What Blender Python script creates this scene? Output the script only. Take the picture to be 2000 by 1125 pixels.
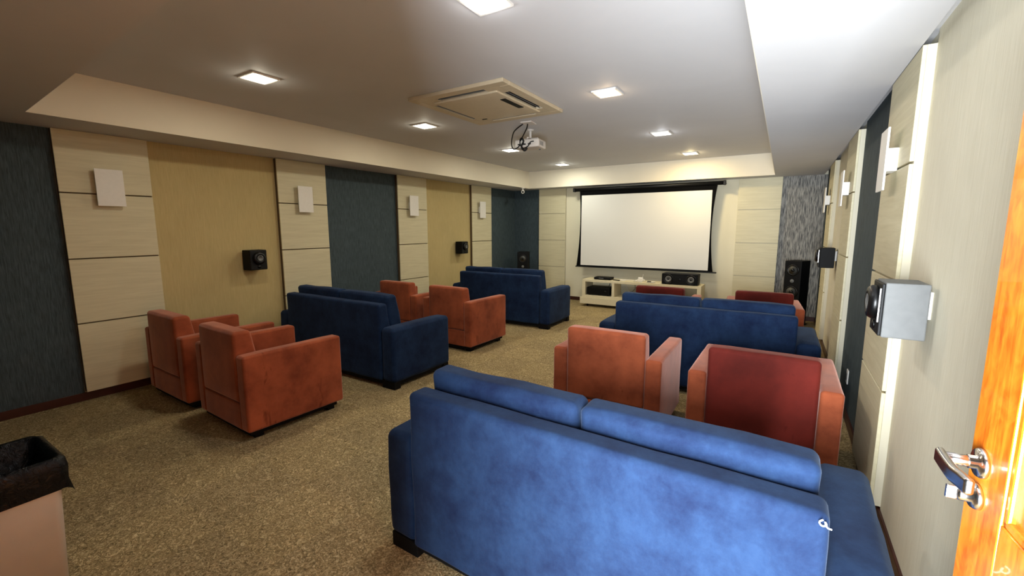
import bpy, bmesh, math, random
from mathutils import Vector, Matrix, noise
random.seed(7)
R = math.radians
for o in list(bpy.data.objects): bpy.data.objects.remove(o)
col = bpy.context.scene.collection
sc = bpy.context.scene

# ------------------------------------------------------------------ camera
def make_camera():
    yaw, pit, rol, f = .5563, .1373, -.0015, 847.5
    fw = Vector((-math.sin(yaw), math.cos(yaw), 0)); rt = Vector((math.cos(yaw), math.sin(yaw), 0)); up = Vector((0, 0, 1))
    f2 = fw * math.cos(pit) - up * math.sin(pit); u2 = up * math.cos(pit) + fw * math.sin(pit)
    r3 = rt * math.cos(rol) + u2 * math.sin(rol); u3 = -rt * math.sin(rol) + u2 * math.cos(rol)
    cd = bpy.data.cameras.new('camera'); cd.sensor_width = 36; cd.lens = 36 * f / 2000; cd.clip_start = .02
    c = bpy.data.objects.new('camera', cd); col.objects.link(c)
    c.matrix_world = Matrix(((r3.x, u3.x, -f2.x, 0), (r3.y, u3.y, -f2.y, 0), (r3.z, u3.z, -f2.z, 1.6225), (0, 0, 0, 1)))
    sc.camera = c
make_camera()

# ------------------------------------------------------------------ world, daylight, exposure
w = bpy.data.worlds.new('world'); sc.world = w; w.use_nodes = True
w.node_tree.nodes['Background'].inputs[0].default_value = (.75, .85, 1, 1)
w.node_tree.nodes['Background'].inputs[1].default_value = 1.0
def area(name, loc, rot, sx, sy, power, colr, spread=180, parent=None):
    l = bpy.data.lights.new(name, 'AREA'); l.shape = 'RECTANGLE'; l.size = sx; l.size_y = sy; l.energy = power; l.color = colr
    l.spread = R(spread)
    o = bpy.data.objects.new(name, l); o.location = loc; o.rotation_euler = rot; col.objects.link(o)
    return o
# daylight entering by the open doorway behind the camera
area('doorway_daylight', (.05, -1.1, 1.0), (R(93), 0, 0), .9, 1.9, 700, (.86, .93, 1))
sc.view_settings.view_transform = 'Standard'; sc.view_settings.look = 'None'
sc.view_settings.exposure = 0.0; sc.view_settings.gamma = 1; sc.view_settings.use_curve_mapping = False
sc.cycles.max_bounces = 8; sc.cycles.diffuse_bounces = 3
sc.cycles.use_denoising = True
sc.cycles.sample_clamp_indirect = 6
LAMP_POWER = 12.5
# the eight ceiling lamps: x, y, colour, relative strength
LAMPS = [(-3.80, 2.13, (1, .93, .74), .85), (-3.82, 4.13, (1, .93, .74), 1.0), (-3.82, 6.11, (1, .95, .78), 1.1), (-3.80, 8.0, (1, 1, .86), 1.2),
         (-1.49, 2.12, (.95, .97, 1), 1.0), (-1.48, 4.06, (1, .74, .46), 1.0), (-1.47, 6.12, (.93, .96, 1), 1.0), (-1.43, 7.99, (1, .80, .44), 1.9)]

# ------------------------------------------------------------------ materials
def srgb(r, g, b):
    f = lambda c: (c / 255 / 12.92) if c <= 10 else ((c / 255 + .055) / 1.055) ** 2.4
    return (f(r), f(g), f(b), 1)
class NT:
    def __init__(s, name):
        s.m = bpy.data.materials.new(name); s.m.use_nodes = True; s.t = s.m.node_tree; s.b = s.t.nodes['Principled BSDF']
        s.tc = s.t.nodes.new('ShaderNodeTexCoord')
    def n(s, typ, **k):
        x = s.t.nodes.new(typ)
        for a, v in k.items(): setattr(x, a, v)
        return x
    def l(s, a, b): s.t.links.new(a, b)
    def mapping(s, scale=(1, 1, 1), coord='Object', rot=(0, 0, 0)):
        m = s.n('ShaderNodeMapping'); m.inputs['Scale'].default_value = scale; m.inputs['Rotation'].default_value = rot
        s.l(s.tc.outputs[coord], m.inputs['Vector']); return m.outputs[0]
    def noise(s, vec, scale, detail=4, rough=.5, dist=0):
        x = s.n('ShaderNodeTexNoise'); x.inputs['Scale'].default_value = scale; x.inputs['Detail'].default_value = detail
        x.inputs['Roughness'].default_value = rough; x.inputs['Distortion'].default_value = dist
        s.l(vec, x.inputs['Vector']); return x.outputs['Fac']
    def ramp(s, fac, stops):
        x = s.n('ShaderNodeValToRGB'); e = x.color_ramp.elements
        e[0].position, e[0].color = stops[0]; e[1].position, e[1].color = stops[-1]
        for p, c in stops[1:-1]: q = e.new(p); q.color = c
        s.l(fac, x.inputs[0]); return x.outputs[0]
    def mix(s, fac, a, b, mode='MIX'):
        x = s.n('ShaderNodeMix', data_type='RGBA', blend_type=mode)
        if isinstance(fac, (int, float)): x.inputs[0].default_value = fac
        else: s.l(fac, x.inputs[0])
        for i, v in ((6, a), (7, b)):
            if isinstance(v, tuple): x.inputs[i].default_value = v
            else: s.l(v, x.inputs[i])
        return x.outputs[2]
    def bump(s, h, strength, dist=.01):
        x = s.n('ShaderNodeBump'); x.inputs['Strength'].default_value = strength; x.inputs['Distance'].default_value = dist
        s.l(h, x.inputs['Height']); s.l(x.outputs[0], s.b.inputs['Normal'])
    def set(s, **k):
        for a, v in k.items(): s.b.inputs[a.replace('_', ' ')].default_value = v
        return s
def plain(name, c, rough=.6, metal=0, spec=.5, var=.06, scale=30):
    t = NT(name); c = srgb(*c)
    f = t.noise(t.mapping(), scale)
    d = tuple(x * (1 - var) for x in c[:3]) + (1,); u = tuple(min(1, x * (1 + var)) for x in c[:3]) + (1,)
    t.l(t.ramp(f, [(.3, d), (.7, u)]), t.b.inputs['Base Color'])
    t.set(Roughness=rough, Metallic=metal); t.b.inputs['Specular IOR Level'].default_value = spec
    return t.m
def carpet():
    t = NT('carpet_loop'); v = t.mapping()
    a = t.noise(v, 34, 4, .62, 2.6); b = t.noise(v, 120, 2, .6, 1.2); c = t.noise(v, 1.1, 3)
    col1 = t.ramp(a, [(.30, srgb(66, 54, 32)), (.5, srgb(164, 142, 98)), (.66, srgb(244, 220, 170))])
    col2 = t.mix(.35, col1, t.ramp(b, [(.3, srgb(84, 68, 40)), (.7, srgb(214, 190, 142))]))
    ck = t.n('ShaderNodeTexChecker'); ck.inputs['Scale'].default_value = 2.0; ck.inputs[1].default_value = (1, 1, 1, 1); ck.inputs[2].default_value = (.90, .90, .92, 1)
    t.l(t.tc.outputs['Object'], ck.inputs['Vector'])
    col3 = t.mix(1, col2, ck.outputs[0], 'MULTIPLY')
    col4 = t.mix(1, col3, t.ramp(c, [(.3, (.86, .86, .84, 1)), (.7, (1, 1, 1, 1))]), 'MULTIPLY')
    t.l(col4, t.b.inputs['Base Color']); t.set(Roughness=.97); t.b.inputs['Specular IOR Level'].default_value = .1
    t.bump(a, .9, .012); return t.m
def wallpaper(name, c1, c2, sx=220, sz=9, bump=.3, rough=.8, contrast=(.35, .65), spec=.25):
    t = NT(name)
    v = t.mapping((sx, sx, sz)); a = t.noise(v, 1, 3, .6, .4); f = t.noise(t.mapping(), 3, 3)
    c = t.ramp(a, [(contrast[0], srgb(*c1)), (contrast[1], srgb(*c2))])
    c = t.mix(1, c, t.ramp(f, [(.3, (.93, .93, .93, 1)), (.7, (1, 1, 1, 1))]), 'MULTIPLY')
    t.l(c, t.b.inputs['Base Color']); t.set(Roughness=rough); t.b.inputs['Specular IOR Level'].default_value = spec
    t.bump(a, bump, .003); return t.m
def limed_wood(name='limed_oak', c1=(203, 193, 158), c2=(217, 208, 174)):
    t = NT(name)
    info = t.n('ShaderNodeObjectInfo')
    m = t.n('ShaderNodeMapping'); m.inputs['Scale'].default_value = (1.6, 1.6, 26)
    t.l(t.tc.outputs['Object'], m.inputs['Vector'])
    cx = t.n('ShaderNodeCombineXYZ'); mu = t.n('ShaderNodeMath', operation='MULTIPLY'); mu.inputs[1].default_value = 37
    t.l(info.outputs['Random'], mu.inputs[0]); t.l(mu.outputs[0], cx.inputs[0]); t.l(mu.outputs[0], cx.inputs[2]); t.l(cx.outputs[0], m.inputs['Location'])
    a = t.noise(m.outputs[0], 1.6, 5, .6, .5)
    c = t.ramp(a, [(.3, srgb(*c1)), (.7, srgb(*c2))])
    t.l(c, t.b.inputs['Base Color']); t.set(Roughness=.55); t.bump(a, .15, .002); return t.m
def velvet(name, c, dark, sheen=.7, tint=(1, .62, .5, 1), patch=5, lo=.3, hi=.66):
    t = NT(name); v = t.mapping()
    a = t.noise(v, patch, 6, .6, .1); b = t.noise(v, 260, 2); k = t.noise(t.mapping((1, 1, .4)), 11, 3, .55, .6)
    cc = t.ramp(a, [(lo, srgb(*dark)), (hi, srgb(*c))])
    cc = t.mix(1, cc, t.ramp(k, [(.27, (.60, .54, .54, 1)), (.35, (1, 1, 1, 1))]), 'MULTIPLY')
    t.l(cc, t.b.inputs['Base Color']); t.set(Roughness=.85); t.b.inputs['Specular IOR Level'].default_value = .12
    t.b.inputs['Sheen Weight'].default_value = sheen; t.b.inputs['Sheen Roughness'].default_value = .35; t.b.inputs['Sheen Tint'].default_value = tint
    t.bump(b, .15, .002); return t.m
def suede(name, c, dark):
    t = NT(name); v = t.mapping()
    a = t.noise(v, 4.2, 8, .7, .15); b = t.noise(v, 190, 2); k = t.noise(t.mapping((1, 1, .6)), 48, 4, .7)
    cc = t.ramp(a, [(.34, srgb(*dark)), (.62, srgb(*c))])
    cc = t.mix(1, cc, t.ramp(k, [(.3, (.78, .82, .88, 1)), (.7, (1.0, 1.0, 1.0, 1))]), 'MULTIPLY')
    t.l(cc, t.b.inputs['Base Color']); t.set(Roughness=.9); t.b.inputs['Specular IOR Level'].default_value = .1
    t.b.inputs['Sheen Weight'].default_value = .10; t.b.inputs['Sheen Roughness'].default_value = .4; t.b.inputs['Sheen Tint'].default_value = (.6, .75, 1, 1)
    t.bump(b, .2, .002); return t.m
def door_wood():
    t = NT('varnished_orange_wood')
    a = t.noise(t.mapping((30, 30, 2.2)), 1.5, 5, .6, 1.2); b = t.noise(t.mapping((1, 1, .5)), 22, 4, .6, 1.8)
    c = t.ramp(a, [(.3, srgb(168, 78, 14)), (.5, srgb(206, 108, 22)), (.7, srgb(232, 142, 40))])
    c = t.mix(.4, c, t.ramp(b, [(.35, srgb(176, 80, 12)), (.65, srgb(240, 152, 44))]))
    t.l(c, t.b.inputs['Base Color']); t.set(Roughness=.28); t.b.inputs['Coat Weight'].default_value = .4; t.bump(a, .08, .002); return t.m
def painted(name, c, rough=.7, mottle=.04, bump=.05, scale=1.2):
    t = NT(name); c = srgb(*c); a = t.noise(t.mapping(), scale, 4, .6, .6); b = t.noise(t.mapping(), 140, 2)
    d = tuple(x * (1 - mottle) for x in c[:3]) + (1,)
    t.l(t.ramp(a, [(.35, d), (.65, c)]), t.b.inputs['Base Color']); t.set(Roughness=rough); t.b.inputs['Specular IOR Level'].default_value = .3
    t.bump(b, bump, .002); return t.m
def emitter(name, c, strength):
    t = NT(name); t.b.inputs['Base Color'].default_value = (1, 1, 1, 1)
    t.b.inputs['Emission Color'].default_value = (*c, 1); t.b.inputs['Emission Strength'].default_value = strength; return t.m
M = dict(
    carpet=carpet(),
    ceiling=painted('ceiling_paint', (208, 207, 208)),
    fascia=painted('fascia_paint', (232, 222, 200)),
    beige=wallpaper('beige_wallpaper', (186, 166, 114), (202, 182, 130), 300, 7, .25),
    cream=wallpaper('cream_wallpaper', (222, 214, 188), (234, 227, 204), 300, 7, .25),
    blue=wallpaper('slate_wallpaper', (52, 64, 69), (77, 90, 95), 120, 9, .5, .75),
    blue_lit=wallpaper('slate_wallpaper_lit', (78, 77, 76), (168, 164, 154), 84, 6.5, .6, .6, (.40, .60), .4),  # the slate paper again, daylight on it painted in as lighter grey
    centre=painted('cream_wall_paint', (226, 218, 190)),
    wood=limed_wood(),
    core=painted('pilaster_core', (216, 208, 184)),
    core_shaded=painted('pilaster_core_shaded', (96, 78, 56)),  # darkened core: shade on the left pilaster returns put into the colour
    skirt=plain('dark_red_wood', (62, 26, 18), .4, var=.2, scale=8),
    velvet=velvet('rust_velvet', (162, 84, 53), (114, 54, 34), .8, (1, .62, .52, 1), 4),
    velvet_red=velvet('brushed_red_velvet', (112, 38, 30), (66, 22, 18), .25, (1, .5, .4, 1), 1.8),
    suede=suede('blue_suede', (32, 51, 80), (19, 30, 56)),
    black=plain('black_plastic', (7, 7, 8), .5, spec=.3),
    blackleg=plain('black_wood_leg', (7, 6, 6), .7, spec=.2),
    grey=plain('dark_grey_vinyl', (108, 109, 108), .7),
    cab=plain('black_cabinet', (7, 7, 8), .6, spec=.2),
    cone=plain('grey_cone', (104, 104, 102), .5, metal=.2),
    dome=plain('glossy_black', (6, 6, 7), .35, spec=.4),
    white=plain('white_enamel', (236, 232, 224), .45, var=.02),
    acp=plain('cream_plastic', (204, 188, 158), .5, var=.03),
    dark=plain('dark_slot', (20, 15, 12), .8),
    screen=painted('matte_screen', (224, 221, 212), .9, .01, .01),
    screenb=plain('black_screen_cloth', (4, 4, 5), .9, spec=.1),
    stand=plain('cream_lacquer', (222, 210, 176), .5, var=.03),
    chrome=plain('brushed_chrome', (205, 200, 196), .2, metal=1, var=.03),
    door=door_wood(),
    bin=plain('white_plastic_bin', (212, 206, 196), .55, var=.05, scale=6),
    bag=None,
    proj=plain('white_projector_shell', (214, 206, 196), .5, var=.03),
    thread=plain('white_thread', (230, 232, 235), .8),
)
t = NT('black_bin_liner'); t.set(Roughness=.38); t.b.inputs['Specular IOR Level'].default_value = .22; t.b.inputs['Base Color'].default_value = srgb(3, 3, 4)
t.bump(t.noise(t.mapping((1, 1, 1.0)), 34, 4, .65, 1.4), .55, .012); M['bag'] = t.m

# ------------------------------------------------------------------ helpers
def mesh_obj(name, bm, mat, parent=None, smooth=False):
    me = bpy.data.meshes.new(name); bm.normal_update(); bm.to_mesh(me); bm.free()
    if mat: me.materials.append(mat)
    if smooth:
        for p in me.polygons: p.use_smooth = True
    o = bpy.data.objects.new(name, me); col.objects.link(o)
    if parent: o.parent = parent
    return o
def box(bm, x0, x1, y0, y1, z0, z1, bev=0, seg=2):
    r = bmesh.ops.create_cube(bm, size=1); vs = r['verts']
    for v in vs:
        v.co = Vector((x0 + (v.co.x + .5) * (x1 - x0), y0 + (v.co.y + .5) * (y1 - y0), z0 + (v.co.z + .5) * (z1 - z0)))
    if bev: bmesh.ops.bevel(bm, geom=list({e for v in vs for e in v.link_edges}), offset=bev, segments=seg, affect='EDGES', profile=.5)
    return vs
def cbox(name, a, mat, parent=None, bev=0, **k):
    bm = bmesh.new(); box(bm, *a, bev=bev, **k); return mesh_obj(name, bm, mat, parent)
def cyl(bm, p0, p1, r0, r1=None, seg=24, caps=True):
    p0, p1 = Vector(p0), Vector(p1); d = p1 - p0
    r = bmesh.ops.create_cone(bm, cap_ends=caps, segments=seg, radius1=r0, radius2=r0 if r1 is None else r1, depth=d.length)
    q = Vector((0, 0, 1)).rotation_difference(d).to_matrix().to_4x4()
    bmesh.ops.transform(bm, matrix=Matrix.Translation((p0 + p1) / 2) @ q, verts=r['verts'])
def lathe(bm, prof, centre, axis, seg=32):
    axis = Vector(axis).normalized(); q = Vector((0, 0, 1)).rotation_difference(axis).to_matrix()
    rings = []
    for r, h in prof:
        rings.append([bm.verts.new(Vector(centre) + q @ Vector((r * math.cos(2 * math.pi * i / seg), r * math.sin(2 * math.pi * i / seg), h))) for i in range(seg)])
    for a, b in zip(rings, rings[1:]):
        for i in range(seg):
            j = (i + 1) % seg; bm.faces.new((a[i], a[j], b[j], b[i]))
    for rg, flip in ((rings[0], True), (rings[-1], False)):
        if prof[0 if flip else -1][0] > 1e-5:
            try: bm.faces.new(rg[::-1] if flip else rg)
            except ValueError: pass
    bmesh.ops.remove_doubles(bm, verts=bm.verts, dist=1e-6)
def tube(bm, pts, r, seg=8):
    # smooth path through points
    P = [Vector(p) for p in pts]; path = []
    for i in range(len(P) - 1):
        p0 = P[max(i - 1, 0)]; p1 = P[i]; p2 = P[i + 1]; p3 = P[min(i + 2, len(P) - 1)]
        for k in range(6):
            t_ = k / 6; path.append(.5 * ((2 * p1) + (-p0 + p2) * t_ + (2 * p0 - 5 * p1 + 4 * p2 - p3) * t_ ** 2 + (-p0 + 3 * p1 - 3 * p2 + p3) * t_ ** 3))
    path.append(P[-1]); rings = []
    n = Vector((.13, .21, .97))
    for i, p in enumerate(path):
        d = (path[min(i + 1, len(path) - 1)] - path[max(i - 1, 0)]).normalized()
        a = d.cross(n)
        if a.length < 1e-3: a = d.cross(Vector((1, 0, 0)))
        a.normalize(); b = d.cross(a); n = a.cross(d) if 0 else n
        rings.append([bm.verts.new(p + r * (a * math.cos(2 * math.pi * j / seg) + b * math.sin(2 * math.pi * j / seg))) for j in range(seg)])
    for a, b in zip(rings, rings[1:]):
        for j in range(seg): bm.faces.new((a[j], a[(j + 1) % seg], b[(j + 1) % seg], b[j]))
    bm.faces.new(rings[0][::-1]); bm.faces.new(rings[-1])
def soft(x0, x1, y0, y1, z0, z1, r=.025, bulge=(0, 0, 0), warp=None, n=6, wob=0, seed=0):
    """upholstered block: rounded edges of radius r, faces swelling by bulge, corners moved by warp"""
    bm = bmesh.new(); h = Vector(((x1 - x0) / 2, (y1 - y0) / 2, (z1 - z0) / 2)); c = Vector(((x0 + x1) / 2, (y0 + y1) / 2, (z0 + z1) / 2))
    r = min(r, min(h) * .98)
    def ts(i):
        H = h[i]; e = (H - r) / H; m = [-e + 2 * e * k / n for k in range(n + 1)]
        q = [1 - (1 - e) * (1 - math.sin(R(a))) for a in (22.5, 45, 67.5)]
        arc = [e + (1 - e) * math.tan(R(a)) for a in (15, 30, 45)]
        return [-a for a in reversed(arc)] + m + arc
    T = [ts(i) for i in range(3)]; vd = {}
    def V(p):
        key = tuple(round(a, 5) for a in p)
        if key in vd: return vd[key]
        P = Vector((p[0] * h.x, p[1] * h.y, p[2] * h.z))
        inn = Vector([max(-(h[i] - r), min(h[i] - r, P[i])) for i in range(3)])
        d = P - inn
        Q = inn + d.normalized() * r if d.length > 1e-9 else P
        for i in range(3):
            j, k = (i + 1) % 3, (i + 2) % 3
            if abs(p[i]) > .5:
                Q[i] += math.copysign(bulge[i], p[i]) * max(0, (1 - p[j] ** 2)) ** .6 * max(0, (1 - p[k] ** 2)) ** .6 * min(1, (abs(p[i]) - .5) * 2)
        if wob:
            nn = noise.noise_vector(Q * 6 + Vector((seed, 0, seed))); Q += nn * wob
        Q += c
        if warp: Q = warp(Q)
        vd[key] = bm.verts.new(Q); return vd[key]
    for i in range(3):
        j, k = (i + 1) % 3, (i + 2) % 3
        for s in (-1, 1):
            for a in range(len(T[j]) - 1):
                for b in range(len(T[k]) - 1):
                    q = []
                    for (aa, bb) in ((a, b), (a + 1, b), (a + 1, b + 1), (a, b + 1)):
                        p = [0, 0, 0]; p[i] = s; p[j] = T[j][aa]; p[k] = T[k][bb]; q.append(V(p))
                    if s < 0: q.reverse()
                    if len(set(q)) == 4: bm.faces.new(q)
    return bm
def softo(name, mat, parent, *a, **k): return mesh_obj(name, soft(*a, **k), mat, parent, True)
def thing(name, label, cat, loc=(0, 0, 0), rz=0, group=None):
    o = bpy.data.objects.new(name, None); o.empty_display_size = .1; col.objects.link(o); o.location = loc; o.rotation_euler = (0, 0, rz)
    o['label'] = label; o['category'] = cat
    if group: o['group'] = group
    return o
def tag(o, label, cat, group=None):
    o['label'] = label; o['category'] = cat
    if group: o['group'] = group
    return o
def dup(root, loc, rz, label, group=None):
    def cp(o, par):
        c = o.copy(); col.objects.link(c)
        if par: c.parent = par
        for ch in o.children: cp(ch, c)
        return c
    r = cp(root, None); r.location = loc; r.rotation_euler = (0, 0, rz); r['label'] = label
    if group: r['group'] = group
    return r
def struct(o, label=None):
    o['kind'] = 'structure'
    if label: o['label'] = label
    return o

# ------------------------------------------------------------------ room shell
XL, XR, YB, YF = -5.49, .5626, 9.0, -.02     # pilaster face left, wall right, pilaster face back, front wall
XWL, YWB = XL - .06, YB + .06
PD = .054                                     # pilaster depth
HS, HC = 2.5, 2.8655
fl = struct(cbox('floor', (XWL - .15, XR + .15, -2.6, YWB + .15, -.1, 0), M['carpet']), 'beige and brown flecked loop carpet')

def boards(wall, side, a0, a1, axis):
    """pilaster of four pale boards on a core, joints recessed; axis 'x': on a side wall, 'y': on the back wall"""
    zs = [.09, .7443, 1.3467, 1.9439, HS - .003]
    def mk(name, d0, d1, z0, z1, mat, e=0, bev=0):
        # d0,d1: distance out from the wall plane
        if axis == 'left': a = (XWL + d0, XWL + d1, a0 + e, a1 - e, z0, z1)
        elif axis == 'right': a = (XR - d1, XR - d0, a0 + e, a1 - e, z0, z1)
        else: a = (a0 + e, a1 - e, YWB - d1, YWB - d0, z0, z1)
        return cbox(name, a, mat, wall, bev=bev, seg=1)
    D = PD if axis == 'right' else .06
    mk('pilaster_core', 0, D - .018, .09, HS - .003, M['core_shaded'] if axis == 'left' else M['core'], .002)
    for z0, z1 in zip(zs, zs[1:]): mk('panel', D - .0175, D, z0 + (.006 if z0 > .1 else 0), z1 - (.006 if z1 < 2.4 else 0), M['wood'], 0, .0015)
def field(wall, a0, a1, axis, mat, lab, top=HS):
    if axis == 'left': a = (XWL - .01, XWL + .001, a0, a1, 0, top)
    elif axis == 'right': a = (XR - .001, XR + .01, a0, a1, 0, top)
    else: a = (a0, a1, YWB - .001, YWB + .01, 0, top)
    o = cbox('wallpaper', a, mat, wall); o['label'] = lab; return o
wl = struct(cbox('wall_left', (XWL - .15, XWL - .01, -.2, YWB + .15, 0, 3.0), M['core']), 'left wall with alternating wallpaper and pale board pilasters')
yl = [(1.2175, 1.8961), (3.2103, 3.9029), (5.2418, 5.9332), (7.2806, 7.9777)]
edges = [YF] + [a for p in yl for a in p] + [YWB]
for i, m_ in ((0, 'blue'), (2, 'beige'), (4, 'blue'), (6, 'beige'), (8, 'blue')):
    field(wl, edges[i], edges[i + 1], 'left', M[m_], 'dark slate wallpaper' if m_ == 'blue' else 'beige wallpaper')
for a, b in yl: boards(wl, 0, a, b, 'left')
wr = struct(cbox('wall_right', (XR + .01, XR + .15, -.2, YWB + .15, 0, 3.0), M['core']), 'right wall with pale board pilasters standing proud')
yr = [(2.955, 3.655), (5.10, 5.80), (7.22, 7.92)]
edges = [YF] + [a for p in yr for a in p] + [YWB]
for i, m_ in ((0, 'cream'), (2, 'blue'), (4, 'cream'), (6, 'blue')):
    field(wr, edges[i], edges[i + 1], 'right', M[m_], 'dark slate wallpaper' if m_ == 'blue' else 'cream ribbed wallpaper', 2.56)
for a, b in yr: boards(wr, 0, a, b, 'right')
wb = struct(cbox('wall_back', (XWL, XR, YWB + .01, YWB + .15, 0, 3.0), M['core']), 'screen wall with a cream centre between two board pilasters')
xb = [XWL, -4.8546, -4.1856, -.7492, -.0756, XR]
field(wb, xb[0], xb[1], 'back', M['blue'], 'dark slate wallpaper'); boards(wb, 0, xb[1], xb[2], 'back')
field(wb, xb[2], xb[3], 'back', M['centre'], 'cream painted centre'); boards(wb, 0, xb[3], xb[4], 'back')
field(wb, xb[4], xb[5], 'back', M['blue_lit'], 'streaky slate wallpaper with daylight painted into its grey')
# front wall with the doorway the picture is taken from
bm = bmesh.new(); DX0, DX1, DH = -.38, .47, 2.15
box(bm, XWL, DX0, YF - .15, YF, 0, 3.0); box(bm, DX1, XR, YF - .15, YF, 0, 3.0); box(bm, DX0 - .001, DX1 + .001, YF - .15, YF, DH, 3.0)
struct(mesh_obj('wall_front', bm, M['blue']), 'front wall with the open doorway')
# ceiling: lower border, cove sides, raised middle
bm = bmesh.new()
xc0, xc1, yc0, yc1 = -4.9473, -.19, .86, 8.6819
box(bm, XWL, xc0, -.2, YWB, HS, 3.0); box(bm, xc1, XR - PD, -.2, YWB, HS, 3.0)
box(bm, xc0, xc1, -.2, yc0, HS, 3.0); box(bm, xc0, xc1, yc1, YWB, HS, 3.0)
box(bm, xc0 - .01, xc1 + .01, yc0 - .01, yc1 + .01, HC, 3.0); box(bm, XR - PD, XR + .01, -.2, YWB, 2.56, 3.0)
for v in bm.verts:      # the near edge of the cove runs slightly askew
    if abs(v.co.y - yc0) < .005: v.co.y += (-v.co.x - 2.4) * .045
ce = struct(mesh_obj('ceiling', bm, M['ceiling']), 'plaster ceiling with a raised middle')
def fas(a): return cbox('fascia', a, M['fascia'], ce)
fas((xc0, xc0 + .004, .97, yc1, HS, HC)); fas((xc0, xc1, yc1 - .004, yc1, HS, HC)); fas((xc1 - .004, xc1, .75, yc1, HS, HC))
# baseboards between the pilasters
def base(name, segs, axis):
    bm = bmesh.new()
    for a, b, d in segs:
        if axis == 'left': box(bm, XWL, XWL + d, a, b, 0, .078, .002, 1)
        elif axis == 'right': box(bm, XR - d, XR, a, b, 0, .078, .002, 1)
        else: box(bm, a, b, YWB - d, YWB, 0, .078, .002, 1)
    struct(mesh_obj(name, bm, M['skirt']), 'low dark red-brown wooden baseboard')
base('baseboard_left', [(YF, YWB, .014)] , 'left'); base('baseboard_right', [(YF, YWB, .014)], 'right'); base('baseboard_back', [(XWL, XR, .014)], 'back')

# ------------------------------------------------------------------ door leaf standing open along the right wall
dl = bpy.data.objects.new('door_1', None); col.objects.link(dl); dl['kind'] = 'structure'; dl['label'] = 'varnished orange wooden door leaf standing open at the right edge'
dl.location = (.411, .03, 0); dl.rotation_euler = (0, 0, R(4.2))
DW, DT = 1.09, .04           # local: +y along the leaf, -x towards the room
def dpart(name, a, mat=None, bev=.003): return cbox(name, a, mat or M['door'], dl, bev=bev, seg=2)
ST = .125
dpart('stile', (0, DT, DW - ST, DW, .01, 2.12)); dpart('stile', (0, DT, 0, ST, .01, 2.12))
dpart('rail', (.0005, DT - .0005, ST, DW - ST, .01, .22)); dpart('rail', (.0005, DT - .0005, ST, DW - ST, 1.0, 1.13)); dpart('rail', (.0005, DT - .0005, ST, DW - ST, 1.98, 2.12))
for z0, z1 in ((.22, 1.0), (1.13, 1.98)):
    dpart('door_panel', (.012, DT - .012, ST - .005, DW - ST + .005, z0 - .005, z1 + .005))
    dpart('raised_field', (.004, .02, ST + .05, DW - ST - .05, z0 + .05, z1 - .05), bev=.007)
    bm = bmesh.new()
    box(bm, .003, .02, ST, DW - ST, z0, z0 + .014, .004); box(bm, .003, .02, ST, DW - ST, z1 - .014, z1, .004)
    box(bm, .003, .02, ST, ST + .014, z0, z1, .004); box(bm, .003, .02, DW - ST - .014, DW - ST, z0, z1, .004)
    mesh_obj('moulding', bm, M['door'], dl)
HY, HZ = DW - .047, 1.20
bm = bmesh.new(); lathe(bm, [(0, 0), (.027, 0), (.027, .004), (.024, .009), (.012, .010), (.012, .02)], (0, HY, HZ), (-1, 0, 0)); 
ro = mesh_obj('handle', bm, M['chrome'], dl, True); ro['label'] = 'brushed chrome lever handle'
bm = bmesh.new(); cyl(bm, (0, HY, HZ), (-.058, HY, HZ), .0105)
mesh_obj('neck', bm, M['chrome'], ro, True)
bm = soft(-.064, -.050, HY - .112, HY + .013, HZ - .015, HZ + .014, .006, warp=lambda q: Vector((q.x + .012 * max(0, (HY - .085 - q.y) / .03) ** 2 * .3 if q.y < HY - .085 else q.x - .004 * math.sin((HY - q.y) * 20), q.y, q.z)))
mesh_obj('lever', bm, M['chrome'], ro, True)
bm = bmesh.new(); lathe(bm, [(0, 0), (.024, 0), (.024, .005), (.021, .01), (.013, .011), (.013, .026), (.010, .03), (0, .03)], (0, HY, HZ - .064), (-1, 0, 0))
lk = mesh_obj('lock_cylinder', bm, M['chrome'], dl, True); lk['label'] = 'round chrome thumb-turn lock'
cbox('thumb_turn', (-.044, -.028, HY - .004, HY + .004, HZ - .077, HZ - .051), M['chrome'], lk, bev=.002)

# ------------------------------------------------------------------ ceiling lamps
def lamp_light(x, y, c, k):
    area('downlight_glow', (x, y, HC - .022), (0, 0, 0), .19, .19, LAMP_POWER * k, c, 180)
    l = bpy.data.lights.new('downlight_rim', 'POINT'); l.energy = LAMP_POWER * k * .13; l.color = c; l.shadow_soft_size = .03
    o = bpy.data.objects.new('downlight_rim', l); o.location = (x, y, HC - .06); col.objects.link(o)
places = ['above the near left armchairs, nearest of the left row', 'second of the left row, beside the air conditioner', 'third of the left row, beyond the projector', 'last of the left row, closest to the screen wall',
          'cut by the top edge of the picture', 'above the near right armchairs, glowing warm', 'third of the right row, above the middle blue sofa', 'last of the right row, glowing warm near the screen']
for i, (x, y, c, k) in enumerate(LAMPS):
    tt = thing('ceiling_light', 'square recessed ceiling lamp, ' + places[i], 'light', (x, y, HC), 0, 'recessed ceiling lamps')
    bm = bmesh.new()
    for a in ((-.115, .115, -.115, -.1), (-.115, .115, .1, .115), (-.115, -.1, -.1, .1), (.1, .115, -.1, .1)): box(bm, *a, -.012, 0)
    mesh_obj('trim_ring', bm, M['white'], tt)
    e = emitter('lamp_glass', tuple(.5 + .5 * a for a in c), 7.0)
    mesh_obj('diffuser', (lambda b: (box(b, -.1, .1, -.1, .1, -.010, 0), b)[1])(bmesh.new()), e, tt)
    lamp_light(x, y, c, k)

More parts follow.
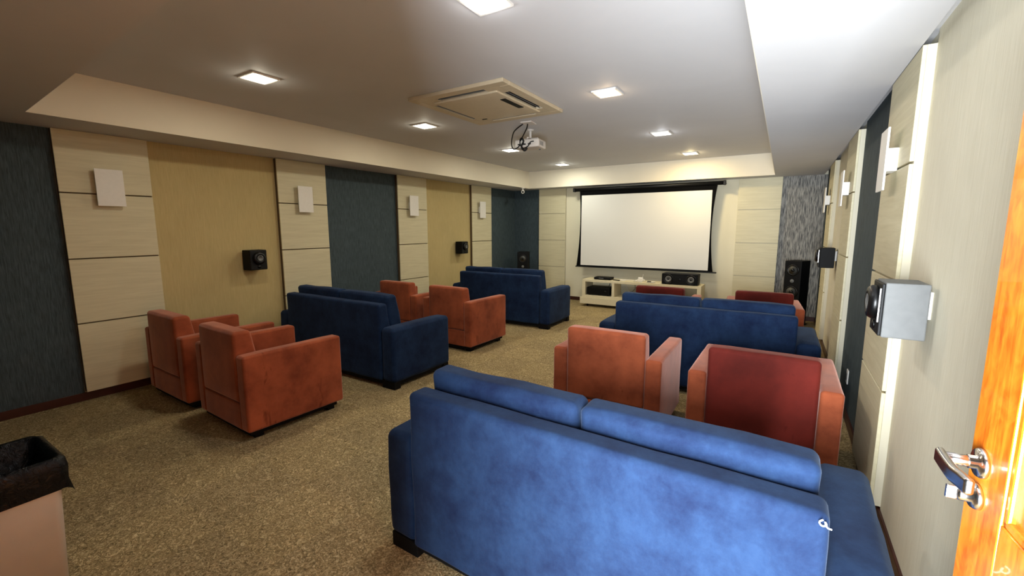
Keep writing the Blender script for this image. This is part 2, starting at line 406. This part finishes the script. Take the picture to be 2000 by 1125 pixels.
# ------------------------------------------------------------------ air conditioning cassette
ax, ay = 1.09, 1.17
ac = thing('ceiling_air_conditioner', 'square cream air conditioning cassette in the raised ceiling', 'air conditioner', (-2.62, 3.78, HC))
def ring(o, i, z0, z1, bm):
    (a, b), (c, d) = o, i
    box(bm, -a, a, -b, -d, z0, z1, .006); box(bm, -a, a, d, b, z0, z1, .006); box(bm, -a, -c, -d, d, z0, z1, .006); box(bm, c, a, -d, d, z0, z1, .006)
bm = bmesh.new(); ring((ax / 2, ay / 2), (ax / 2 - .10, ay / 2 - .10), -.034, 0, bm); mesh_obj('outer_frame', bm, M['acp'], ac)
sx, sy = ax / 2 - .10, ay / 2 - .10; ci, cj = sx - .075, sy - .075
for sgx in (-1, 1):
    for sgy in (-1, 1):
        x0, x1 = sorted((sgx * (sx + .002), sgx * (ci - .09))); y0, y1 = sorted((sgy * (sy + .002), sgy * (cj - .09)))
        cbox('corner_plate', (x0, x1, y0, y1, -.033, 0), M['acp'], ac)
bm = bmesh.new(); box(bm, -sx, sx, -sy, sy, -.010, 0); mesh_obj('inner_tray', bm, M['dark'], ac)
for k in range(4):
    bm = bmesh.new()
    L_ = (ci - .1) if k % 2 == 0 else (cj - .1)
    yy = (sy if k % 2 == 0 else sx) - .038
    vs = box(bm, -L_, L_, -.016, .016, -.003, .003, .002)
    bmesh.ops.rotate(bm, verts=bm.verts, matrix=Matrix.Rotation(R(35), 3, 'X')); bmesh.ops.translate(bm, verts=bm.verts, vec=(0, -yy, -.022))
    bmesh.ops.rotate(bm, verts=bm.verts, matrix=Matrix.Rotation(R(90 * k), 3, 'Z'))
    mesh_obj('air_vane', bm, M['grey'], ac)
mesh_obj('intake_panel', soft(-ci, ci, -cj, cj, -.046, -.012, .014, bulge=(0, 0, .006)), M['acp'], ac, True)
cbox('receiver_window', (ci - .10, ci - .04, -.21, .13, -.0535, -.046), M['dome'], ac, bev=.004)
cbox('latch', (-ci + .06, -ci + .12, cj - .1, cj - .085, -.0525, -.046), M['dark'], ac)

# ------------------------------------------------------------------ projector
pj = thing('projector', 'white projector hanging from the ceiling on a short pole', 'projector', (-2.84, 5.02, .115), R(6))
HP = HC - .115
cbox('mount_plate', (.06, .20, -.44, -.28, HP - .014, HP), M['proj'], pj, bev=.004)
bm = bmesh.new(); cyl(bm, (0, 0, 2.63), (0, 0, HP), .016); cyl(bm, (0, 0, HP - .02), (0, 0, HP), .03, .045); mesh_obj('pole', bm, M['proj'], pj)
bm = bmesh.new(); box(bm, -.11, .11, -.012, .012, 2.633, 2.645); box(bm, -.012, .012, -.09, .09, 2.633, 2.645)
for a, b in ((-.1, 0), (.1, 0), (0, -.08), (0, .08)): cyl(bm, (a, b, 2.612), (a, b, 2.64), .006, seg=8)
mesh_obj('bracket', bm, M['proj'], pj)
sh = mesh_obj('shell', soft(-.165, .165, -.125, .125, 2.515, 2.615, .016), M['proj'], pj, True)
for i in range(3): cbox('port', (-.12 + i * .07, -.08 + i * .07, -.128, -.124, 2.545, 2.562), M['dark'], sh)
for i in range(6): cbox('vent_slot', (.1645, .1665, -.085 + i * .02, -.076 + i * .02, 2.54, 2.59), M['grey'], sh)
bm = bmesh.new(); lathe(bm, [(0, 0), (.036, 0), (.036, .02), (.028, .02), (.024, .012), (0, .016)], (.08, .12, 2.565), (0, 1, 0)); mesh_obj('lens', bm, M['dome'], sh, True)
for a, b in ((-.1, -.07), (.1, .07)): bm = bmesh.new(); cyl(bm, (a, b, 2.505), (a, b, 2.517), .012); mesh_obj('foot', bm, M['grey'], sh)
for j, pts in enumerate(([(.05, -.34, HP - .005), (-.10, -.28, 2.68), (-.21, -.12, 2.58), (-.17, -.15, 2.50), (-.11, -.16, 2.51), (-.07, -.15, 2.55)],
            [(.12, -.36, HP - .01), (.08, -.30, 2.70), (-.02, -.20, 2.63), (-.08, -.15, 2.58), (-.04, -.16, 2.50), (.03, -.15, 2.52), (.06, -.14, 2.57), (.10, -.127, 2.58)],
            [(-.08, -.14, 2.60), (-.05, -.16, 2.62), (-.03, -.15, 2.58), (-.05, -.165, 2.52), (-.01, -.16, 2.47), (.02, -.15, 2.50)])):
    bm = bmesh.new(); tube(bm, pts, .007 if j < 2 else .013); o = mesh_obj('cable', bm, M['black'], pj, True); o['label'] = 'black cable'

# ------------------------------------------------------------------ projection screen
ps = thing('projection_screen', 'large white pull-down projection screen with black border on the back wall', 'screen', (0, 8.80, 0))
bm = bmesh.new(); cyl(bm, (-3.90, .0, 2.425), (-.95, .0, 2.425), .036); mesh_obj('roller_case', bm, M['black'], ps, True)
for x in (-3.905, -.985): cbox('end_cap', (x, x + .04, -.042, .045, 2.385, 2.465), M['black'], ps, bev=.006)
for x in (-3.89, -.98): cbox('wall_arm', (x, x + .02, .03, .258, 2.42, 2.44), M['black'], ps)
bm = bmesh.new(); N = 24; rows = []
for i in range(N + 1):
    s = i / N; z = .80 + s * (2.41 - .80); bow = 4 * s * (1 - s)
    xl = -3.79 + .045 * bow + .03 * s - .02 * (1 - s); xr = -1.075 - .062 * bow + .0 * s
    rows.append([bm.verts.new((x, y, z)) for x, y in ((xl, -.003), (xr, -.003), (xr, .0), (xl, .0))])
for a, b in zip(rows, rows[1:]):
    for j in range(4): bm.faces.new((a[j], a[(j + 1) % 4], b[(j + 1) % 4], b[j]))
bm.faces.new(rows[0][::-1]); bm.faces.new(rows[-1]); mesh_obj('black_border', bm, M['screenb'], ps)
cbox('white_surface', (-3.712, -1.16, -.0055, -.0025, .828, 2.305), M['screen'], ps)
bm = bmesh.new(); box(bm, -3.83, -1.01, -.014, .012, .782, .806, .006); mesh_obj('bottom_bar', bm, M['black'], ps)

# ------------------------------------------------------------------ media console
ts_ = thing('media_console', 'low cream open media console on castors under the screen', 'console', (0, 0, 0))
sf, sb = 8.42, 8.86
cbox('top_board', (-3.51, -1.20, sf, sb, .518, .566), M['stand'], ts_, bev=.003)
cbox('side_board', (-3.51, -3.44, sf, sb, .24, .518), M['stand'], ts_, bev=.002); cbox('side_board', (-1.27, -1.20, sf, sb, .24, .518), M['stand'], ts_, bev=.002)
cbox('divider', (-2.87, -2.82, sf, sb, .24, .518), M['stand'], ts_, bev=.002); cbox('divider', (-1.90, -1.85, sf, sb, .24, .518), M['stand'], ts_, bev=.002)
cbox('shelf', (-3.51, -1.20, sf, sb, .192, .24), M['stand'], ts_, bev=.003)
cbox('plinth', (-3.545, -1.165, sf - .02, sb, .06, .19), M['stand'], ts_, bev=.003)
for x in (-3.40, -2.35, -1.30):
    for y in (sf + .05, sb - .06):
        bm = bmesh.new(); cyl(bm, (x - .012, y, .0255), (x + .012, y, .0255), .025, seg=16); cyl(bm, (x, y, .03), (x, y, .06), .01, seg=8); mesh_obj('castor', bm, M['black'], ts_)

# things on and in it
cs = thing('centre_speaker', 'black horizontal speaker with two round drivers on the media console', 'speaker', (-1.585, 8.56, .566))
cbox('cabinet', (-.315, .315, -.12, .14, .008, .205), M['cab'], cs, bev=.008)
for x in (-.2, .2):
    bm = bmesh.new(); lathe(bm, [(.088, -.004), (.088, .008), (.078, .012), (.072, .002), (.03, -.006), (.026, .004), (0, .012)], (x, -.121, .105), (0, -1, 0))
    d = mesh_obj('driver', bm, M['dome'], cs, True)
    bm = bmesh.new(); lathe(bm, [(.058, 0), (.058, .002), (.034, .0), (.034, -.003)], (x, -.127, .105), (0, -1, 0)); mesh_obj('cone', bm, M['cone'], d, True)
bm = bmesh.new(); lathe(bm, [(.02, 0), (.02, .005), (.012, .004), (0, .008)], (0, -.12, .10), (0, -1, 0)); mesh_obj('tweeter', bm, M['dome'], cs, True)
bm = bmesh.new(); ring((.318, .10), (.306, .088), 0, .006, bm); bmesh.ops.rotate(bm, verts=bm.verts, matrix=Matrix.Rotation(R(90), 3, 'X')); bmesh.ops.translate(bm, verts=bm.verts, vec=(0, -.118, .106)); mesh_obj('front_rim', bm, M['cab'], cs)
def feet(par, xs, ys, r, h):
    for x in xs:
        for y in ys: bm = bmesh.new(); cyl(bm, (x, y, 0), (x, y, h), r, seg=12); mesh_obj('foot', bm, M['black'], par)
feet(cs, (-.25, .25), (-.08, .1), .014, .01)
am = thing('amplifier', 'black amplifier box in the left bay of the media console', 'amplifier', (-3.17, 8.60, .24))
cbox('case', (-.245, .245, -.15, .18, .012, .165), M['cab'], am, bev=.006); cbox('front_plate', (-.24, .24, -.158, -.149, .014, .160), M['dome'], am, bev=.003)
feet(am, (-.2, .2), (-.11, .14), .018, .014)
bm = bmesh.new(); lathe(bm, [(.022, 0), (.02, .016), (0, .016)], (.16, -.158, .09), (0, -1, 0)); mesh_obj('volume_knob', bm, M['black'], am, True)
dv = thing('disc_player', 'flat dark disc player on the left end of the media console', 'player', (-3.10, 8.58, .566))
cbox('case', (-.175, .175, -.1, .12, .006, .05), M['cab'], dv, bev=.004); cbox('disc_tray', (-.07, .03, -.104, -.099, .026, .038), M['grey'], dv)
feet(dv, (-.14, .14), (-.07, .09), .012, .008)
rc = thing('remote_control', 'small black remote control beside the disc player', 'remote', (-2.81, 8.53, .566), R(70))
mesh_obj('case', soft(-.022, .022, -.075, .075, 0, .016, .006, n=2), M['black'], rc, True)
bm = bmesh.new()
for i in range(5):
    for j in range(3): box(bm, -.015 + j * .011, -.008 + j * .011, -.055 + i * .02, -.045 + i * .02, .0155, .018)
mesh_obj('buttons', bm, M['grey'], rc)['kind'] = 'stuff'
rt_ = thing('router', 'white router standing upright behind loose cables on the media console', 'router', (-2.35, 8.62, .566))
mesh_obj('case', soft(-.05, .05, -.02, .02, 0, .085, .01, n=2), M['white'], rt_, True)
bm = bmesh.new(); cyl(bm, (.035, .0, .08), (.05, 0, .15), .004, seg=8); mesh_obj('antenna', bm, M['white'], rt_)
pl = thing('saucer', 'small white saucer in front of the centre speaker', 'saucer', (-2.13, 8.55, .566))
bm = bmesh.new(); lathe(bm, [(0, 0), (.05, 0), (.085, .014), (.083, .017), (.048, .004), (0, .004)], (0, 0, 0), (0, 0, 1)); mesh_obj('plate', bm, M['white'], pl, True)
o = cbox('plug_adapter', (-2.19, -2.12, 8.50, 8.53, .573, .595), M['black'], bev=.004); tag(o, 'tiny black plug adapter lying on the white saucer', 'adapter')
def cable(pts, r, mat, label):
    bm = bmesh.new(); tube(bm, pts, r); o = mesh_obj('cable', bm, mat, None, True); tag(o, label, 'cable', 'loose cables of the media console')
T_ = .571
cable([(-2.80, 8.60, T_), (-2.72, 8.52, T_), (-2.62, 8.55, T_ + .01), (-2.66, 8.66, T_), (-2.78, 8.62, T_ + .012), (-2.70, 8.70, T_), (-2.5, 8.72, T_)], .006, M['white'], 'white cable coiled on the console beside the remote control')
cable([(-2.40, 8.58, T_), (-2.45, 8.48, T_ + .01), (-2.33, 8.46, T_ + .02), (-2.25, 8.54, T_ + .03), (-2.32, 8.57, T_ + .05), (-2.42, 8.52, T_ + .02), (-2.28, 8.47, T_)], .007, M['white'], 'white cable tangled in front of the upright router')
cable([(-2.72, 8.89, .50), (-2.70, 8.86, .40), (-2.60, 8.80, .30), (-2.50, 8.82, .26), (-2.40, 8.80, .33), (-2.44, 8.86, .44), (-2.42, 8.89, .51)], .006, M['white'], 'white cable looping in the middle bay of the console')
cable([(-2.55, 8.89, .50), (-2.52, 8.84, .38), (-2.62, 8.76, .25), (-2.35, 8.74, .25), (-2.28, 8.82, .30), (-2.32, 8.88, .42)], .005, M['grey'], 'grey cable dangling in the middle bay of the console')
cable([(-3.08, 8.89, .51), (-3.06, 8.86, .46), (-3.05, 8.80, .42), (-3.04, 8.74, .405)], .006, M['black'], 'black cable running down to the amplifier')

# ------------------------------------------------------------------ tower speakers
def tower(loc, rz, label):
    s = thing('tower_speaker', label, 'speaker', loc, rz, 'tower speakers beside the screen wall')
    cbox('cabinet', (-.125, .125, -.16, .16, .02, 1.08), M['cab'], s, bev=.008); cbox('base', (-.14, .14, -.175, .175, 0, .022), M['black'], s, bev=.004)
    for z, r in ((.93, .078), (.57, .085)):
        bm = bmesh.new(); lathe(bm, [(r + .014, -.004), (r + .014, .006), (r, .01), (r * .9, .004), (r * .45, -.003)], (0, -.161, z), (0, -1, 0), 28); d = mesh_obj('driver', bm, M['dome'], s, True)
        bm = bmesh.new(); lathe(bm, [(r * .86, .006), (r * .5, .001)], (0, -.163, z), (0, -1, 0)); mesh_obj('cone', bm, M['cone'], d, True)
        bm = bmesh.new(); lathe(bm, [(r * .42, 0), (r * .3, .02), (0, .026)], (0, -.163, z), (0, -1, 0)); mesh_obj('dust_cap', bm, M['dome'], d, True)
    bm = bmesh.new(); lathe(bm, [(.03, -.002), (.03, .004), (.018, .001), (.014, .008), (0, .012)], (0, -.161, .75), (0, -1, 0)); mesh_obj('tweeter', bm, M['grey'], s, True)
tower((-5.07, 8.66, 0), R(24), 'black tower speaker in the dark left corner behind the far sofa')
tower((.235, 8.62, 0), R(-24), 'black tower speaker in the right corner by the slate wallpaper painted as daylit')

# ------------------------------------------------------------------ wall speakers
def wall_speaker(loc, rz, label, mat, side):
    """local: +x out from the wall, origin on the wall"""
    loc = Vector(loc) - Matrix.Rotation(rz, 3, 'Z') @ Vector((.03, 0, 0)); s = thing('wall_speaker', label, 'speaker', loc, rz, 'surround speakers on the side walls')
    z0, z1 = -.122, .118
    c_ = cbox('cabinet', (.055, .20, -.105, .105, z0, z1), mat, s, bev=.005)
    cbox('wall_bracket', (.03, .057, -.03, .03, -.04, .08), M['white'], s, bev=.002)
    cbox('front_baffle', (.20, .212, -.10, .10, z0 + .005, z1 - .005), M['black'], s, bev=.004)
    bm = bmesh.new(); lathe(bm, [(.072, 0), (.076, .006), (.076, .02), (.066, .034), (.045, .038), (.03, .028), (.014, .022), (0, .024)], (.21, 0, .02), (1, 0, 0), 32)
    w_ = mesh_obj('woofer', bm, M['dome'], s, True)
    bm = bmesh.new(); lathe(bm, [(.036, 0), (.036, .002), (.022, -.002), (.022, -.006)], (.246, 0, .02), (1, 0, 0)); mesh_obj('cone_ring', bm, M['cone'], w_, True)
    bm = bmesh.new(); lathe(bm, [(.02, 0), (.02, .004), (.01, .008), (0, .009)], (.212, .0, -.083), (1, 0, 0), 20); mesh_obj('tweeter', bm, M['dome'], s, True)
    if side: cbox('trim_strip', (.208, .216, -.002, .002, -.06, .09), M['chrome'], s).location = (0, .08 * side, 0)
    return s
wall_speaker((XR - .001, 2.53, 1.268), R(180), 'dark grey speaker on the near right wall beside the door', M['grey'], 1)
wall_speaker((XR - .001, 6.52, 1.262), R(180), 'dark speaker on the far right wall above the far armchair', M['cab'], 1)
wall_speaker((XWL + .001, 2.83, 1.246), R(3), 'black speaker on the left beige wall above the near armchairs', M['cab'], 0)
wall_speaker((XWL + .001, 6.86, 1.24), R(3), 'black speaker on the left beige wall beyond the middle pilaster', M['cab'], 0)

# ------------------------------------------------------------------ sconces
def sconce(loc, rz, label):
    s = thing('wall_sconce', label, 'wall lamp', loc, rz, 'white sconces on the pilasters')
    cbox('front_plate', (.05, .06, -.103, .103, -.17, .17), M['white'], s, bev=.0015); cbox('box', (0, .0505, -.075, .075, -.065, .06), M['white'], s, bev=.002)
for i, ((a, b), p) in enumerate(zip(yl, ['on the nearest left pilaster', 'on the second left pilaster', 'on the third left pilaster', 'on the farthest left pilaster'])):
    sconce((XL, (a + b) / 2 + (-.0, -.01, -.03, -.05)[i], 2.004), 0, 'white rectangular wall sconce ' + p)
for i, ((a, b), p) in enumerate(zip(yr, ['on the nearest right pilaster above the grey speaker', 'on the middle right pilaster', 'on the farthest right pilaster by the corner'])):
    sconce((XR - PD, (a + b) / 2, 2.0), R(180), 'white rectangular wall sconce ' + p)

# ------------------------------------------------------------------ small fittings
o = thing('security_camera', 'small white security camera under the ceiling in the far left corner', 'camera', (-4.97, 8.45, HS))
bm = bmesh.new(); cyl(bm, (0, 0, -.012), (0, 0, 0), .045); cyl(bm, (0, 0, -.05), (0, 0, -.01), .012); mesh_obj('mount', bm, M['white'], o, True)
bm = bmesh.new(); lathe(bm, [(0, -.06), (.034, -.06), (.038, -.05), (.038, .04), (.034, .05), (.026, .05), (.02, .042), (0, .042)], (0, 0, -.08), (.5, -.8, -.25)); mesh_obj('body', bm, M['white'], o, True)
bm = bmesh.new(); lathe(bm, [(0, 0), (.024, 0), (.02, .006), (0, .008)], Vector((0, 0, -.08)) + Vector((.5, -.8, -.25)).normalized() * .044, (.5, -.8, -.25)); mesh_obj('lens', bm, M['dome'], o, True)
o = thing('wall_socket', 'small white power socket low on the right slate wall between pilasters', 'socket', (XR - .001, 4.62, .34))
cbox('plate', (-.009, 0, -.04, .04, -.06, .06), M['white'], o, bev=.003); cbox('socket_insert', (-.012, -.008, -.022, .022, -.03, .03), M['grey'], o, bev=.002)

# ------------------------------------------------------------------ bin and liner
bn = thing('waste_bin', 'white plastic waste bin at the bottom left corner', 'bin', (-2.72, .285, 0))
def taper(q): k = 1 - .10 * (1 - q.z / .65); return Vector((q.x * k, q.y * k, q.z))
bm = bmesh.new(); H = .65; prof = []
def rr(hx, hy, r, z, n=6):
    pts = []
    for cx, cy, a0 in ((1, 1, 0), (-1, 1, 90), (-1, -1, 180), (1, -1, 270)):
        for i in range(n + 1):
            a = R(a0 + 90 * i / n); pts.append((cx * (hx - r) + r * math.cos(a), cy * (hy - r) + r * math.sin(a), z))
    return pts
def loft(bm, rings):
    vs = [[bm.verts.new(p) for p in rg] for rg in rings]
    for a, b in zip(vs, vs[1:]):
        for i in range(len(a)): j = (i + 1) % len(a); bm.faces.new((a[i], a[j], b[j], b[i]))
    return vs
v = loft(bm, [rr(.155, .145, .03, 0), rr(.178, .168, .03, .64), rr(.183, .173, .03, .65), rr(.175, .165, .03, .65), rr(.152, .142, .03, .01)])
bm.faces.new(v[0][::-1]); bm.faces.new(v[-1]); mesh_obj('bucket', bm, M['bin'], bn, True)
bm = bmesh.new(); rings = []
def ragged(p, z, out, amp, k):
    res = []
    for i, (x, y, _) in enumerate(p):
        a = math.atan2(y, x); d = Vector((x, y, 0)).normalized(); nn = noise.noise(Vector((math.cos(a) * 3.2, math.sin(a) * 3.2, k)))
        n2 = noise.noise(Vector((math.cos(a) * 9, math.sin(a) * 9, k + 5)))
        q = Vector((x, y, 0)) + d * (out + amp * .5 * abs(nn) + .006 * n2); res.append((q.x, q.y, z + amp * nn * .8 + .5 * amp * n2))
    return res
b_ = rr(.183, .173, .03, 0, 14)
drop = ragged(b_, .525, .012, .07, 1)
v = loft(bm, [drop, ragged(b_, .57, .016, .03, 2), ragged(b_, .62, .022, .014, 3), ragged(b_, .655, .014, .006, 4), ragged(b_, .667, .0, .004, 5), ragged(b_, .662, -.018, .004, 6), ragged(rr(.165, .155, .03, 0, 14), .6, -.02, .02, 7), ragged(rr(.12, .11, .03, 0, 14), .52, 0, .03, 8)])
bm.faces.new(v[-1])
o = mesh_obj('bin_liner', bm, M['bag'], None, True); o.location = (-2.72, .285, 0); tag(o, 'black plastic bin liner folded over the rim of the white bin', 'bin liner')

# ------------------------------------------------------------------ armchairs
CW, CT, CD, CZ = .85, .116, .82, .075
def armchair(loc, rz, label, slab_mat=None, wobble=0):
    s = thing('armchair', label, 'armchair', loc, rz, 'rust velvet armchairs')
    w_ = CW / 2; i_ = w_ - CT; m = M['velvet']
    for sg in (-1, 1):
        x0, x1 = sorted((sg * w_, sg * i_)); softo('arm', m, s, x0, x1, 0, CD, CZ, .674, .022, bulge=(.004, 0, .003), wob=.003, seed=sg)
    softo('rear_rail', m, s, -i_ - .01, i_ + .01, .004, .10, CZ, .285, .012, bulge=(0, .002, 0))
    softo('front_rail', m, s, -i_ - .01, i_ + .01, CD - .15, CD - .03, CZ, .30, .02, bulge=(0, .003, 0))
    softo('seat_base', m, s, -i_ - .01, i_ + .01, .09, CD - .14, CZ + .04, .28, .01)
    def wp(q):
        k = max(0, min(1, (q.z - .40) / .45)); q = q.copy()
        if q.y > .08: q.y += .07 * (1 - k)
        return q
    o = softo('backrest', slab_mat or m, s, -i_ + .002, i_ - .002, -.002, .128, .292, .846, .026, bulge=(0, .008, .004), warp=wp, wob=.003, seed=3)
    if slab_mat: o['label'] = 'nap brushed to a deep dark red'
    softo('seat_cushion', m, s, -i_ + .003, i_ - .003, .20, CD - .01, .285, .45, .035, bulge=(0, .004, .012), wob=.003, seed=9)
    cbox('under_frame', (-w_ + .035, w_ - .035, .03, CD - .05, .04, CZ + .01), M['blackleg'], s)
    for sx in (-1, 1):
        for y in (.07, CD - .13):
            cbox('leg', (sx * (w_ - .1) - .04, sx * (w_ - .1) + .04, y, y + .07, 0, CZ + .006), M['blackleg'], s, bev=.004)
    return s
A0 = armchair((-3.76, 1.601, 0), R(-2.3), 'rust velvet armchair nearest on the left, its lit side towards the aisle')
G = None
dup(A0, (-4.813, 1.61, 0), R(-1.3), 'rust velvet armchair in shadow against the nearest left pilaster')
dup(A0, (-3.781, 4.39, 0), R(-1.5), 'rust velvet armchair between the two left sofas, beside the aisle')
dup(A0, (-4.784, 4.427, 0), R(.3), 'rust velvet armchair between the two left sofas, against the wall')
dup(A0, (-1.10, 3.091, 0), R(.8), 'pinkish rust velvet armchair behind the near blue sofa, next to the aisle')
armchair((-.061, 3.023, 0), R(-.6), 'rust velvet armchair with dark red back behind the near sofa, by the right wall', M['velvet_red'])
R3 = armchair((-1.345, 5.83, 0), R(1), 'far armchair in front of the media console, mostly hidden by the middle sofa', M['velvet_red'])
dup(R3, (-.15, 5.98, 0), R(3), 'far armchair in front of the right tower speaker, beyond the middle sofa')

# ------------------------------------------------------------------ sofas
SW, SA, SD = 1.966, .181, .862
def sofa(loc, rz, label):
    s = thing('sofa', label, 'sofa', loc, rz, 'blue suede two-seat sofas')
    w_ = SW / 2; i_ = w_ - SA; m = M['suede']
    for sg in (-1, 1):
        x0, x1 = sorted((sg * w_, sg * i_)); softo('arm', m, s, x0, x1, .004, SD, .073, .628, .04, bulge=(.006, 0, .012), wob=.006, seed=sg * 2)
    def wf(q):
        q = q.copy()
        if q.y > .06: q.y += .05 * max(0, min(1, (.8 - q.z) / .3))
        return q
    softo('back_frame', m, s, -i_ + .001, i_ - .001, -.004, .115, .073, .862, .026, bulge=(0, .003, .002), warp=wf, n=10, wob=.005, seed=5)
    softo('seat_base', m, s, -i_ - .01, i_ + .01, .12, SD - .02, .08, .27, .02, bulge=(0, .003, 0))
    for k in (-1, 1):
        x0, x1 = sorted((k * .003, k * .782))
        softo('seat_cushion', m, s, x0, x1, .20, SD + .01, .27, .44, .04, bulge=(0, .004, .015), wob=.005, seed=k + 11)
        def wc(q):
            q = q.copy(); t_ = (.93 - q.z) / .5
            q.y += .035 * t_
            if q.y > .22 + .035 * t_: q.y += .06 * max(0, min(1, t_))
            return q
        softo('back_cushion', m, s, x0, x1, .128, .265, .43, .938, .034, bulge=(0, .010, .005), warp=wc, wob=.008, n=8, seed=k + 21)
    cbox('under_frame', (-w_ + .03, w_ - .03, .03, SD - .03, .035, .085), M['blackleg'], s)
    for sx in (-1, 1):
        for y in (.015, SD - .1):
            cbox('leg', (sx * (w_ - .105) - .09, sx * (w_ - .105) + .09, y, y + .085, 0, .079), M['blackleg'], s, bev=.004)
    return s
S0 = sofa((-.64, 1.368, 0), R(-1.7), 'blue suede sofa nearest the camera, brightly lit back, behind the armchairs')
dup(S0, (-4.187, 2.921, 0), R(0), 'dark navy sofa at left, between the two pairs of armchairs')
dup(S0, (-4.076, 6.074, 0), R(.7), 'dark navy sofa farthest at left near the screen wall')
dup(S0, (-.642, 4.367, 0), R(.2), 'blue sofa in the middle right, between the two right pairs of armchairs')
bm = bmesh.new(); bx, bz = SW / 2 - SA - .006, .852
tube(bm, [(bx - .012, -.008, bz), (bx - .02, -.009, bz - .008), (bx - .014, -.011, bz - .016), (bx - .004, -.010, bz - .012), (bx - .008, -.011, bz - .003), (bx - .002, -.009, bz - .018), (bx + .008, -.006, bz - .022)], .0022, 6)
o = mesh_obj('loose_thread', bm, M['thread'], S0, True); o['label'] = 'white loose stuffing at the torn back corner'
